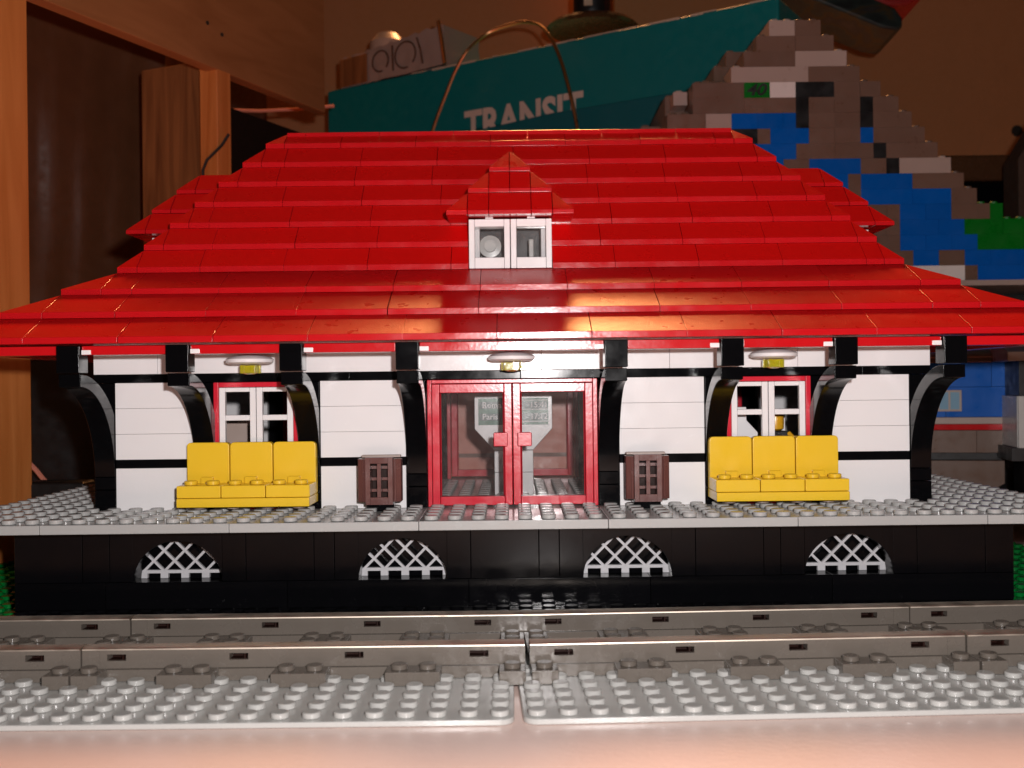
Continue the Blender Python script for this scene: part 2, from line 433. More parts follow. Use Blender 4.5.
for x0 in (-19.6, -14.9, -10, -5, 4, 9, 13.9, 18.6):
    bracket(x0, True); bracket(x0, False)

# red fascia strip below the eave
F = SB()
for (y0, y1) in ((-3.85, -3.0), (19.0, 19.85)):
    for a in (-24, -19, -14, -9, -4, 5, 10, 15, 20):
        pass
    cuts = [-23.4, -19.6, -18.6, -14.9, -13.9, -10, -9, -5, -4, 4, 5, 9, 10, 13.9, 14.9, 18.6, 19.6, 23.4]
    for k in range(0, len(cuts), 2): F.box(cuts[k] + .02, cuts[k + 1] - .02, y0, y1, 7.2, 7.6)
for s_ in (-1, 1): F.box(min(s_ * 22.6, s_ * 23.4), max(s_ * 22.6, s_ * 23.4), -2.95, 18.95, 7.2, 7.6)
F.build('fascia', 'red', bevel=.03)

# roof
RZ = 7.66
HX = [24.45, 22.6, 20.65, 18.8, 17.85, 16.9, 15.95, 15, 14, 13, 12]
HY = [13, 11, 9, 7, 6, 5, 4, 3, 2, 1, 0]       # half depth about y=8
LIP = .27
def roof_piece(mb, a, b, f0, f1, z, h, side, lip=LIP, ext=.3, c=None):
    """slope brick: outer edge at distance f0 from centre line, top edge at f1. side: rotation k*90deg"""
    c = c or Vector((0, 8, 0))
    j = random.uniform(-.012, .012); jr = random.uniform(-.0015, .0015)
    poly = [(-f0 + j, z), (-f0 + j, z + lip), (-f1 + j, z + h), (-f1 + ext, z + h), (-f1 + ext, z)]
    T = Matrix.Translation(c) @ Matrix.Rotation(side * math.pi / 2 + jr, 4, 'Z')
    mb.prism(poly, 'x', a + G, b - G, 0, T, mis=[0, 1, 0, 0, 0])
def roof_corner(mb, hx0, hx1, hy0, hy1, z, h, sx, sy, lip=LIP, c=(0, 8, 0)):
    def p(x, y, zz): return (c[0] + sx * x, c[1] + sy * y, zz)
    e = .012
    v = [p(hx1 + e, hy0, z), p(hx0, hy0, z), p(hx0, hy1 + e, z), p(hx1 + e, hy1 + e, z),
         p(hx1 + e, hy0, z + lip), p(hx0, hy0, z + lip), p(hx0, hy1 + e, z + lip), p(hx1 + e, hy1 + e, z + h)]
    mb.solid(v, [(0, 3, 2, 1), (0, 1, 5, 4), (1, 2, 6, 5), (4, 5, 7), (5, 6, 7), (0, 4, 7, 3), (2, 3, 7, 6)], 0, [0, 0, 0, 1, 1, 0, 0])
def splits(a, b, off):
    L_ = [a]; x = a + off
    while x < b - .8: L_.append(x); x += 4
    L_.append(b); return list(zip(L_[:-1], L_[1:]))
mb = SB()
for i in range(10):
    z = RZ + 1.2 * i; h = 1.19 if i < 9 else 1.0
    hx0, hx1, hy0, hy1 = HX[i], HX[i + 1], HY[i], HY[i + 1]
    for side in (0, 2):
        rng = [(-hx1, hx1)]
        if i in (3, 4): rng = [(-hx1, -2), (2, hx1)]
        for (a, b) in rng:
            for (p, q) in splits(a, b, [2, 3.2, 1.4, 3, 2.4, 1, 3.5, 2, 1.2, 3][i]): roof_piece(mb, p, q, hy0, hy1, z, h, side)
    for side in (1, 3):
        rng = [(-hy1, hy1)]
        if i in (3, 4): rng = [(-hy1, -2), (2, hy1)]
        if hy1 > 0:
            for (a, b) in rng:
                for (p, q) in splits(a, b, 2 + (i % 2)): roof_piece(mb, p, q, hx0, hx1, z, h, side)
    for sx in (-1, 1):
        for sy in (-1, 1): roof_corner(mb, hx0, hx1, hy0, hy1, z, h, sx, sy)
ROOF = mb.build('roof', ['red', 'red_rough'], bevel=.014)
# dormers (front, rear, two ends)
def dormer(side):
    # local frame: facing -Y, front of window at dist D0 from roof centre
    D0 = 7.0 if side in (0, 2) else 18.8
    A = Matrix.Rotation(side * math.pi / 2, 4, 'Z') @ Matrix.Translation(Vector((0, -D0, 0)))   # local (0,0,0) = window plane centre; station-relative
    mb = MB()
    zb = RZ + 3.6
    # gable roof with hipped front: three stepped rows
    for r_ in range(3):
        z = zb + 2.45 + 1.2 * r_; hw = 3 - r_; y0 = -1 + r_; h = 1.19
        yb = 4.6 + r_
        lip = .2
        # left / right slopes
        for s_ in (-1, 1):
            T = A
            poly = [(s_ * hw, z), (s_ * hw, z + lip), (s_ * (hw - 1), z + h), (s_ * (hw - 1) - s_ * .0, z + h), (s_ * (hw - 1), z)]
            poly = [(s_ * hw, z), (s_ * hw, z + lip), (s_ * (hw - 1), z + h), (s_ * (hw - 1), z)]
            mb.prism(poly, 'y', y0 + 1 + .012, yb, 0, A, mis=[0, 1, 0, 0])
            e = .01
            v = [(s_ * (hw - 1 + e), y0, z), (s_ * hw, y0, z), (s_ * hw, y0 + 1 - e, z), (s_ * (hw - 1 + e), y0 + 1 - e, z),
                 (s_ * (hw - 1 + e), y0, z + lip), (s_ * hw, y0, z + lip), (s_ * hw, y0 + 1 - e, z + lip), (s_ * (hw - 1 + e), y0 + 1 - e, z + h)]
            v = [tuple(A @ Vector(p)) for p in v]
            mb.solid(v, [(0, 3, 2, 1), (0, 1, 5, 4), (1, 2, 6, 5), (4, 5, 7), (5, 6, 7), (0, 4, 7, 3), (2, 3, 7, 6)], 0, [0, 0, 0, 1, 1, 0, 0])
        if hw > 1:
            ns = hw - 1
            for (a, b) in ([(-ns, 0), (0, ns)] if r_ == 1 else [(-ns, -1), (-1, 1), (1, ns)]):
                poly = [(y0, z), (y0, z + lip), (y0 + 1, z + h), (y0 + 1, z)]
                mb.prism(poly, 'x', a + G, b - G, 0, A, mis=[0, 1, 0, 0])
    # white cheeks under the eaves
    mb.box(-2.0, -1.99 + .5, 1.0, 4.2, zb + .05, zb + 2.4, 2, A); mb.box(1.49, 2.0, 1.0, 4.2, zb + .05, zb + 2.4, 2, A)
    mb.box(-1.9, 1.9, 1.2, 4.0, zb + .02, zb + .1, 3, A)
    mb.box(-1.9, 1.9, 3.2, 3.4, zb + .1, zb + 2.4, 4, A)
    o = mb.build('dormer', ['red', 'red_rough', 'white', 'grey', 'bk2'], ST, bevel=.025)
    for cx in (-1, 1):
        f = MB()
        x0, x1 = cx - 1 + .015, cx + 1 - .015
        fw = .28
        f.box(x0, x0 + fw, 0, .9, zb + .02, zb + 2.38, 0, A); f.box(x1 - fw, x1, 0, .9, zb + .02, zb + 2.38, 0, A)
        f.box(x0 + fw, x1 - fw, 0, .9, zb + .02, zb + .55, 0, A); f.box(x0 + fw, x1 - fw, 0, .9, zb + 2.02, zb + 2.38, 0, A)
        f.box(x0 + fw - .02, x1 - fw + .02, .3, .36, zb + .5, zb + 2.05, 1, A)
        f.box(cx - .2, cx + .2, -.02, .3, zb + 2.39, zb + 2.46, 0, A)
        f.build('window', ['white', 'pane'], o, bevel=.03)
        g = MB()  # grey shapes added to stand for reflections in the dormer panes
        if cx < 0:
            g.lathe([(.55, 0), (.55, .1), (.3, .12), (.3, .4)], (0, 0, 0), 18, 0, A @ Matrix.Translation(Vector((cx, 1.9, zb + 1.3))) @ Matrix.Rotation(R(90), 4, 'X'))
            g.build('reflection_shape', 'silver', o)
        else:
            g.box(cx - .6, cx + .5, 1.3, 2.4, zb + .1, zb + .7, 0, A); g.box(cx - .1, cx + .15, 1.4, 1.7, zb + .7, zb + 1.6, 0, A)
            g.build('reflection_shape', 'silver', o, bevel=.04)
for s_ in range(4): dormer(s_)

# doors
def door_pair(front):
    Tm = Matrix.Identity(4) if front else Matrix.Rotation(math.pi, 4, 'Z')
    fr = MB()
    y0 = -8.0
    for s_ in (-1, 1): fr.box(min(s_ * 3.78, s_ * 3.99), max(s_ * 3.78, s_ * 3.99), y0 + .05, y0 + .95, .02, 5.98, 0, Tm)
    fr.box(-3.78, 3.78, y0 + .05, y0 + .95, 5.80, 5.98, 0, Tm)
    fr.build('door_frame', 'doorred', ST, bevel=.03)
    for s_ in (-1, 1):
        d = MB()
        a, b = (-3.76, -.02) if s_ < 0 else (.02, 3.76)
        ya, yb = y0 - .12, y0 + .25
        d.box(a, a + .36, ya, yb, .1, 5.78, 0, Tm); d.box(b - .36, b, ya, yb, .1, 5.78, 0, Tm)
        d.box(a + .36, b - .36, ya, yb, .1, .52, 0, Tm); d.box(a + .36, b - .36, ya, yb, 5.36, 5.78, 0, Tm)
        # thin inner rebate
        w = .07
        d.box(a + .36, a + .36 + w, ya + .18, yb, .52, 5.36, 0, Tm); d.box(b - .36 - w, b - .36, ya + .18, yb, .52, 5.36, 0, Tm)
        o = d.build('door', 'doorred', ST, bevel=.035)
        g = MB(); g.box(a + .36, b - .36, y0 + .1, y0 + .15, .52, 5.36, 0, Tm); g.build('pane', 'pane', o)
        h = MB(); hx = -.36 if s_ < 0 else .36
        h.box(hx - .33 + (-.2 if s_ < 0 else .2), hx + .33 + (-.2 if s_ < 0 else .2), ya - .28, ya - .005, 2.85, 3.5, 0, Tm)
        h.build('handle', 'doorred', o, bevel=.04)
door_pair(True); door_pair(False)

# windows with two four-pane white casements
def station_window(xc, front):
    Tm = Matrix.Identity(4) if front else Matrix.Rotation(math.pi, 4, 'Z')
    f = MB(); y0 = -8.0
    f.box(xc - 1.99, xc - 1.74, y0 - .02, y0 + .95, .02, 5.98, 0, Tm); f.box(xc + 1.74, xc + 1.99, y0 - .02, y0 + .95, .02, 5.98, 0, Tm)
    f.box(xc - 1.74, xc + 1.74, y0 - .02, y0 + .95, 5.74, 5.98, 0, Tm); f.box(xc - 1.74, xc + 1.74, y0 - .02, y0 + .95, .02, .15, 0, Tm)
    o = f.build('window', 'doorred', ST, bevel=.03)
    for s_ in (-1, 1):
        c = MB()
        a, b = (xc - 1.73, xc - .015) if s_ < 0 else (xc + .015, xc + 1.73)
        ya, yb = y0 + .02, y0 + .3
        w = .28
        c.box(a, a + w, ya, yb, .16, 5.73, 0, Tm); c.box(b - w, b, ya, yb, .16, 5.73, 0, Tm)
        for (z0, z1) in ((.16, .42), (1.5, 1.76), (2.84, 3.10), (4.18, 4.44), (5.52, 5.73)): c.box(a + w, b - w, ya, yb, z0, z1, 0, Tm)
        c.build('casement', 'white', o, bevel=.025)
for xc in (-12, 12):
    station_window(xc, True); station_window(xc, False)

# ceiling of the porch lamps: white dish over a faceted yellow lens
for xl in (-11.9, 0, 11.9):
    L0 = MB(); yl = -1.5
    L0.lathe([(.28, 6.77), (.9, 6.80), (1.05, 6.86), (1.07, 7.0), (.95, 7.08), (.5, 7.2), (.2, 7.24), (.2, 7.58)], (xl, yl - 8, 0), 28)
    lo = L0.build('porch_lamp', 'white', ST, bevel=0)
    b = MB(); b.lathe([(.2, 6.32), (.42, 6.38), (.42, 6.72), (.2, 6.745)], (xl, yl - 8, 0), 10)
    for k in range(5):
        a = k * math.pi * 2 / 5 + .3
        b.box(xl + .40 * math.cos(a) - .1, xl + .40 * math.cos(a) + .1, yl - 8 + .40 * math.sin(a) - .1, yl - 8 + .40 * math.sin(a) + .1, 6.36, 6.74)
    b.build('lens', 'bulb', lo, bevel=.02)

# ------------------------------------------------------------------ inside the hall
B = empty('departure_board', 'white departure board on a post behind the glass doors, listing two trains', 'sign', (0.05, 5, 0))
mb = MB()
poly = [(-1.0, 2.35), (1.0, 2.35), (2.0, 3.45), (2.0, 5.15), (-2.0, 5.15), (-2.0, 3.45)]
mb.prism(poly, 'y', 0, .4); mb.build('panel', 'white', B, bevel=.03)
mb = MB(); mb.box(-1, 1, 0, .95, .05, 1.2); mb.box(-1, 1, .01, .94, 1.21, 2.33); mb.build('post', 'white', B, bevel=.03)
mb = MB(); mb.box(-1.8, -.01, -.03, .0, 3.65, 5.02); mb.box(.01, 1.8, -.03, 0, 3.65, 5.02)
GP = mb.build('green_panel', 'bgreen', B)
mb = MB()
for z0 in (4.48, 3.88):
    for (a, b) in ((-1.76, -.05), (.05, 1.76)): mb.box(a, b, -.05, -.032, z0, z0 + .36)
mb.build('dark_strip', 'bdark', B)
mb = MB()
for z0 in (4.89, 4.42, 3.80): mb.box(.1, 1.78, -.05, -.031, z0, z0 + .05)
mb.build('white_line', 'lwhite', B)
for (t, x, z) in (('Roma', -1.6, 4.54), ('Paris', -1.6, 3.94), ('15:41', .85, 4.54), ('17:12', .85, 3.94)):
    text_mesh('lettering', t, .42, 'lwhite', B, Matrix.Translation(Vector((x, -.062, z))) @ UP, .006, .006)

# small toy figure and furniture behind the right-hand window
Fg = empty('toy_figure', 'small yellow-headed toy figure seated behind the right-hand white window', 'toy figure', (12.95, 2.6, 2.05))
mb = MB(); mb.prism([(-.72, 0), (.72, 0), (.5, 1.25), (-.5, 1.25)], 'y', -.3, .3); mb.box(-.7, .7, -.95, .3, -1.1, -.02); mb.build('torso', 'bk2', Fg, bevel=.05)
mb = MB(); mb.lathe([(.25, 1.27), (.4, 1.36), (.42, 1.7), (.4, 2.0), (.25, 2.12)], (0, 0, 0), 16); mb.build('head', 'skin', Fg)
mb = MB(); mb.tube([(-.6, 0, 1.1), (-.85, -.2, .7), (-.8, -.6, .45)], .17); mb.tube([(.6, 0, 1.1), (.85, -.2, .8), (.8, -.6, .85)], .17); mb.build('arm', 'skin', Fg)
mb = MB(); mb.prism([(10.2, 0.05), (12.0, .05), (12.0, 3.25), (11.45, 3.85), (11.45, 4.5), (10.9, 4.5), (10.9, 3.9), (10.2, 3.5)], 'y', 2.2, 2.8)
tag(mb.build('ticket_machine', 'white', None, bevel=.04), 'white sloped cabinet behind the lower left panes of the right window', 'cabinet')
mb = MB(); mb.box(12.5, 13.7, 3.6, 3.9, .05, 4.35)
tag(mb.build('notice_panel', 'white', None, bevel=.04), 'white upright panel behind the yellow toy figure in the station', 'panel')
mb = MB(); mb.box(-14.5, -13.05, 3.0, 3.8, .05, 4.22); mb.box(-14.5, -13.05, 2.6, 2.98, .05, 2.4)
tag(mb.build('cabinet', 'blt', None, bevel=.04), 'pale grey cabinet behind the left pane of the left window', 'cabinet')

# ------------------------------------------------------------------ benches
def bench(x, label):
    b = empty('bench', label, 'bench', (x, -1.15, 0), group='yellow three-seat benches')
    m = MB()
    for c in (-2.2, -.7, .9, 2.3): m.lathe([(.32, .205), (.32, .36)], (c, 0, 0), 14)
    m.build('foot', 'blt', b, bevel=.02)
    m = MB(); m.box(-2.98, 2.98, -1.1, 1.05, .37, .78); m.build('base_slab', 'yellow', b, bevel=.035)
    for c in (-2, 0, 2):
        m = MB()
        m.box(c - .985, c + .985, -1.03, 1.0, .79, 1.34)
        # hollow-backed backrest, rounded upper corners
        poly = []
        for (cx, cz, a0) in ((c + .8, 3.02, 0), (c - .8, 3.02, 90)):
            for k in range(5):
                a = R(a0 + 90 * k / 4); poly.append((cx + .18 * math.cos(a), cz + .18 * math.sin(a)))
        poly += [(c - .98, 1.2), (c + .98, 1.2)]
        m.prism(poly, 'y', .55, 1.02)
        m.box(c - .28, c + .28, .3, .56, 1.3, 1.62)
        for dx in (-.5, .5): m.stud(c + dx, -.45, 1.335)
        m.build('seat', 'yellow', b, bevel=.04, seg=2)
    return b
BN = bench(-12.1, 'yellow three-seat bench under the left white-framed window')
dup(BN, (12.08, -1.15, 0), 'yellow three-seat bench under the right window, where a figure shows inside')

# ------------------------------------------------------------------ litter bins
def bin_(x, label):
    b = empty('litter_bin', label, 'litter bin', (x, -1.2, 0), group='brown litter bins')
    m = MB(); m.box(-.62, .62, -.2, .6, .02, .42); m.build('foot', 'black', b, bevel=.03)
    m = MB()
    # front body with two slots, shade in the hollow put into a dark-coloured back
    z0, z1 = .36, 2.5
    m.box(-.62, -.40, -.62, -.30, z0, z1); m.box(.40, .62, -.62, -.30, z0, z1); m.box(-.09, .09, -.62, -.30, z0 + .34, z1 - .28)
    m.box(-.40, .40, -.62, -.30, z0, z0 + .34); m.box(-.40, .40, -.62, -.30, z1 - .28, z1)
    for k in range(3):
        zz = z0 + .55 + k * .52
        for (a, c) in ((-.40, -.09), (.09, .40)): m.box(a, c, -.2, -.1, zz, zz + .14)
    m.box(-.62, -.42, -.29, .55, z0 + .02, z1 - .03); m.box(.42, .62, -.29, .55, z0 + .02, z1 - .03); m.box(-.42, .42, .3, .55, z0 + .02, z1 - .03, 1); m.box(-.42, .42, -.29, .3, z0 + .02, z0 + .2); m.box(-.42, .42, -.29, .3, z1 - .2, z1 - .03)
    for s_ in (-1, 1):
        pl = [(s_ * .63, -.55), (s_ * .63, .2), (s_ * .97, .2), (s_ * .97, -.38)]
        m.prism(pl, 'z', z0 + .12, z1 - .08); m.box(min(s_ * .97, s_ * .99), max(s_ * .97, s_ * .99), -.34, .2, z0 + .12, z1 - .08)
        m.prism([(s_ * .70, -.62), (s_ * .70, -.5), (s_ * .76, -.5), (s_ * .76, -.6)], 'z', z0 + .14, z1 - .1)
    m.build('container', ['brown', 'slot'], b, bevel=.03)
    m = MB(); m.box(-.9, .9, .22, .58, z1 - .06, z1 + .06); m.build('rim', 'blt', b, bevel=.03)
    return b
BI = bin_(-6.05, 'brown slatted litter bin left of the glass doors')
dup(BI, (6.1, -1.2, 0), 'brown slatted litter bin right of the glass doors')

# ------------------------------------------------------------------ ground plates and track
def baseplate(x, w, label, rz=0):
    b = empty('baseplate', label, 'baseplate', (x, -11, TZ), group='grey studded baseplates under the track')
    m = MB(); r = .45; pts = []
    x0, x1, y0, y1 = .05, w - .05, -5.5, 5.8
    for (cx, cy, a0) in ((x1 - r, y1 - r, 0), (x0 + r, y1 - r, 90), (x0 + r, y0 + r, 180), (x1 - r, y0 + r, 270)):
        for k in range(5):
            a = R(a0 + 22.5 * k); pts.append((cx + r * math.cos(a), cy + r * math.sin(a)))
    m.prism(pts, 'z', .01, .2)
    for i in range(int(w)):
        for k in range(11):
            if -5.0 + k < 1.0: m.stud(i + .5, -5.0 + k, .2, n=20)
    m.build('plate', 'plate', b, bevel=.03)
    b.rotation_euler.z = rz
    return b
baseplate(-32, 32, 'light grey studded baseplate under the track, left of the centre joint')
baseplate(0, 32, 'light grey studded baseplate under the track, right of the centre joint', R(2.2))
# green ground plate below the station
g = empty('green_baseplate', 'bright green studded baseplate under the black station base', 'baseplate', (0, 12, TZ))
m = MB(); m.box(-32, 32, -16.8, 12, .01, .2)
for sx in (-1, 1):
    for i in range(10):
        for k in range(28): m.stud(sx * (22.5 + i), -16.3 + k, .2, n=10)
m.build('plate', 'green', g, bevel=.02)

RAILY = (-11.2, -6.2)
def track(x, label):
    t = empty('train_track', label, 'train track', (x, -8.7, TZ), group='grey straight train track pieces')
    W_ = 15.96
    for ry in (-2.5, 2.5):
        m = MB()
        # lower flange, web pierced by slots lined in a shade colour, upper flange
        m.box(0.02, W_, ry - .48, ry + .48, .22, .64)
        slots = [1.25, 5.65, 9.8, 14.3]
        za, zb_ = .93, 1.16
        m.box(0.02, W_, ry - .34, ry + .34, .65, za); m.box(.02, W_, ry - .34, ry + .34, zb_, 1.31)
        cur = .02
        for s_ in slots:
            m.box(cur, s_ - .34, ry - .34, ry + .34, za, zb_); m.box(s_ - .34, s_ + .34, ry + .2, ry + .34, za, zb_, 1); cur = s_ + .34
            m.box(s_ - .34, s_ + .34, ry - .2, ry + .2, za + .001, za + .01, 1); m.box(s_ + .16, s_ + .22, ry - .22, ry + .2, za + .01, zb_ - .001, 1)
        m.box(cur, W_, ry - .34, ry + .34, za, zb_)
        m.box(.02, .65, ry - .37, ry - .341, .66, 1.30); m.box(W_ - .65, W_, ry - .37, ry - .341, .66, 1.30)
        r_ = m.build('rail', ['track', 'slot'], t)
        h = MB()
        pl = []
        for k in range(13):
            a = math.pi * k / 12; pl.append((ry - .40 * math.cos(a), 1.325 + .10 * math.sin(a) ** .7))
        h.prism([(ry - .36, 1.312)] + pl + [(ry + .36, 1.312)], 'x', .03, W_ - .02)
        h.build('rail_head', 'rail', r_)
    for cx, w in ((.5, .96), (4, 1.96), (8, 1.96), (12, 1.96), (15.5, .96)):
        for (y0, y1) in ((-3.98, -3.0), (-2.0, 2.0), (3.0, 3.98)):
            m = MB() if y0 == -3.98 else m
            m.box(cx - w / 2 + .01, cx + w / 2 - .01, y0, y1, .21, .70 if abs(y0) > 2.5 else .68)
            n_ = 2 if w > 1.5 else 1
            for q in range(n_):
                xx = cx + (q - .5 if n_ == 2 else 0)
                for yy in ([-3.48] if y0 < -3 else ([3.48] if y0 > 2 else [-.5, .5, 1.4])): m.stud(xx, yy, .695 if abs(y0) > 2.5 else .675, n=18)
        m.build('tie', 'track', t, bevel=.025)
    return t
tr = track(-31.6, 'grey train track piece running off the left edge of the photo')
dup(tr, (-15.6, -8.7, TZ), 'grey train track piece in front of the left bench, ending at the centre joint')
dup(tr, (.4, -8.7, TZ), 'grey train track piece in front of the right bench, starting at the centre joint', R(2.2))
dup(tr, (.4 + 16 * math.cos(R(2.2)), -8.7 + 16 * math.sin(R(2.2)), TZ), 'grey train track piece running off the right edge of the photo', R(2.6))

# ------------------------------------------------------------------ brick mountain behind
MT = empty('brick_mountain', 'stepped toy brick mountain of grey and blue bricks with a green foot', 'brick mountain', (27.4, 37, TZ))
g_, l_, w_, k_, b_, n_ = 0, 1, 2, 3, 4, 5
rows = [
 [(-2, 0, l_), (0, 2, g_)],
 [(-3, 0, g_), (0, 3, g_)],
 [(-4, 0, g_), (0, 4, l_)],
 [(-5, 1, l_), (1, 5, g_)],
 [(-8, -4, g_), (-4, -3, n_), (-3, -2, n_), (-2, 0, w_), (0, 3, k_), (3, 5, g_), (5, 6.6, g_)],
 [(-8, -4, g_), (-4, 0, g_), (0, 1, k_), (1, 3, g_), (3, 5, g_), (5, 6, k_), (6, 8, g_)],
 [(-10, -7, g_), (-7, -5, l_), (-5, -3, b_), (-3, -1, b_), (-1, 0, b_), (0, 1, k_), (1, 3, g_), (3, 5, g_), (5, 6, k_), (6, 9, g_)],
 [(-11, -5, g_), (-5, -3, k_), (-3, -2, g_), (-2, 1, b_), (1, 3, g_), (3, 5, g_), (5, 6, b_), (6, 10, g_)],
 [(-12, -4, g_), (-4, -1, b_), (-1, 0, b_), (0, 3, g_), (3, 6, g_), (6, 7, k_), (7, 11, g_)],
 [(-13, -4, g_), (-4, -1, b_), (-1, 1, g_), (1, 5, b_), (5, 7, g_), (7, 8, k_), (8, 12, l_)],
 [(-14, 1, g_), (1, 4, b_), (4, 5, g_), (5, 9, b_), (9, 13, g_)],
 [(-15, 1, g_), (1, 4, b_), (4, 5, g_), (5, 9, b_), (9, 12, b_), (12, 14, g_)],
 [(-15, 5, g_), (5, 7, g_), (7, 8, g_), (8, 10, b_), (10, 12, b_), (12, 14, g_), (14, 15, g_), (15, 16, n_)],
 [(-15, 5, g_), (5, 7, g_), (7, 8, g_), (8, 11, b_), (11, 13, b_), (13, 16, n_), (16, 24, n_)],
 [(-15, 5, g_), (5, 7, g_), (7, 8, g_), (8, 10, b_), (10, 12, b_), (12, 14, b_), (14, 18, n_), (18, 24, n_)],
 [(-15, 7, g_), (7, 9, g_), (9, 11, b_), (11, 13, g_), (13, 15, b_), (15, 19, b_), (19, 24, b_)],
 [(-15, 7, g_), (7, 13, w_), (13, 14, g_), (14, 18, b_), (18, 24, b_)],
]
m = MB(); X0 = 22.9 - 28; ZT = 33.8 - TZ
for r, row in enumerate(rows):
    z1 = ZT - 1.2 * r; z0 = z1 - 1.2
    for (a, b, c) in row:
        y0 = -4 + random.uniform(-.02, .02)
        m.box(X0 + a + .006, X0 + b - .006, y0, y0 + 3.8, z0 + .004, z1 - .004, c)
    lo, hi = row[0][0], row[-1][1]
    # inner layers step up behind the front one, with studs on every step
    up = rows[r - 1] if r else [(0, 0, 0)]
    for x in [v + .5 for v in range(int(lo), int(hi))]:
        if r == 0 or not (up[0][0] <= x <= up[-1][1]):
            for yy in (-3.5, -2.5, -1.5): m.stud(X0 + x, yy, z1 - .012, row[0][2] if x < 0 else row[-1][2], n=8)
    for L_ in range(1, 4):
        m.box(X0 + lo + (-1.6 if r > 0 and r < 9 else 0) + .9 * L_ * 0 + .015, X0 + hi - .3, -.1 + 3 * (L_ - 1), -.1 + 3 * L_ - .05, z0 + .01, z1 - .012, 0)
        if 0 < r < 9:
            for q in range(3): m.stud(X0 + lo - 1.15, .4 + 3 * (L_ - 1) + q, z1 - .015, 0, n=8)
zb = ZT - 1.2 * len(rows)
# grey deck and dark tunnel underneath
m.box(X0 + 6, X0 + 24, -4.6, 9, zb - .42, zb - .01, 1)
m.box(X0 - 14, X0 + 24, 4, 9, .01, zb - .45, 3)
for c in (-14, 22): m.box(X0 + c, X0 + c + 2, -4, 3.9, .01, zb - .45, 3)
m.box(X0 - 14, X0 + 5.9, -4, 3.9, 8, zb - .45, 0)
MO = m.build('brickwork', ['bdk', 'blt', 'bwh', 'bk2', 'bbl', 'bgr'], MT)
text_mesh('number_print', '40', 1.25, 'ink', MT, Matrix.Translation(Vector((X0 - 3.85, -4.06, ZT - 1.2 * 4 - 1.0))) @ UP, .01, .03, sx=1.2, shear=.25)
# a few lone pale bricks at the ragged left side
m = MB(); m.box(X0 - 9.2, X0 - 8.1, -2, 1, ZT - 6.0, ZT - 4.9 - .05); m.stud(X0 - 8.7, -1.5, ZT - 4.96, n=8)
m.build('loose_brick', 'blt', MT)

# ------------------------------------------------------------------ toy train behind the right end
def at(px, py, d):
    """photo pixel + distance -> world studs (roll undone)"""
    a = R(.66); u, v = px - 512, py - 385
    x = u * math.cos(a) - v * math.sin(a); y = u * math.sin(a) + v * math.cos(a)
    return Vector((x * d / 1068, d - 50, 5.7 - y * d / 1068))
TR = empty('toy_train', 'blue, white and red striped toy train car behind the right end of the station', 'toy train', (29.3, 24.8, TZ), rz=R(-12))
def tb(name, x0, x1, y0, y1, z0, z1, mat, bevel=.03):
    m = MB(); m.box(x0, x1, y0, y1, z0 - TZ, z1 - TZ); return m.build(name, mat, TR, bevel=bevel)
m = MB(); course(m, -10, 5.6, 0, 6, 3.1 - TZ, 5.2 - TZ, 4, 3); course(m, -10, 5.6, 0, 6, 5.2 - TZ, 6.9 - TZ, 6, 2)
body = m.build('body', 'bbl', TR, bevel=.02)
tb('white_stripe', -10, 5.6, -.02, 6, 2.62, 3.09, 'blt'); tb('red_stripe', -10, 5.6, -.03, 6, 2.2, 2.61, 'red')
m = MB(); course(m, -10, 5.6, -.01, 6, .62 - TZ, 2.19 - TZ, 4, 1); m.build('lower_body', 'bdk', TR, bevel=.02)
tb('chassis', -10, 5.8, .3, 5.7, .1, .61, 'bk2')
for c in (-5, 2.4):
    m = MB(); m.prism([(c - 2.4, .08 - TZ), (c + 2.4, .08 - TZ), (c + 2.4, -1.5 - TZ), (c + 1.2, -2.2 - TZ), (c - 1.2, -2.2 - TZ), (c - 2.4, -1.5 - TZ)], 'y', .0, 1); m.box(c - 1.7, c + 1.7, 1, 5, .4, 2.5)
    bo = m.build('bogie', 'bdk', TR, bevel=.03)
    for w in (-1.4, 1.4):
        q = MB(); q.lathe([(1.1, -.3), (1.1, .3)], (0, 0, 0), 20, 0, Matrix.Translation(Vector((c + w, .9, 1.6))) @ Matrix.Rotation(R(90), 4, 'X')); q.build('wheel', 'bk2', bo)
m = MB(); m.prism([(-.0, 7.45 - TZ), (-.25, 6.95 - TZ), (6.2, 6.95 - TZ), (6.0, 7.45 - TZ), (4.6, 8.2 - TZ), (1.4, 8.2 - TZ)], 'x', -10, 6.4); m.build('roof', 'bdk', TR, bevel=.03)
tb('orange_band', -10, 6.0, -.1, 6.05, 6.91, 7.3, 'card')
m = MB(); m.box(.4, 2.05, -.06, .2, 3.5 - TZ, 5.0 - TZ); wn = m.build('window', 'blt', TR, bevel=.03)
m = MB(); m.box(.58, 1.16, -.08, -.062, 3.65 - TZ, 4.85 - TZ); m.box(1.3, 1.88, -.08, -.062, 3.65 - TZ, 4.85 - TZ); m.build('pane', 'paleblue', wn)
WG = empty('toy_wagon', 'pale grey ribbed toy wagon at the right edge, next to the blue train car', 'toy wagon', (33.0, 19.8, TZ), rz=R(-12))
m = MB(); m.box(0, 10, .1, 6, 6.2, 9.6)
for k in range(18): m.box(.05 + k * .55, .42 + k * .55, -.1, .09, 6.2, 9.6)
m.build('ribbed_body', 'silver', WG, bevel=.03)
m = MB(); m.box(-.3, 10, .3, 5.8, 5.3, 6.19); m.box(1, 9, .6, 5.4, 2.0, 5.29); m.build('chassis', 'bk2', WG, bevel=.03)
m = MB(); m.prism([(-.2, 11.9), (-.2, 12.5), (3, 13.3), (6.2, 12.5), (6.2, 11.9)], 'x', -.6, 10); m.build('roof', 'blt', WG, bevel=.03)
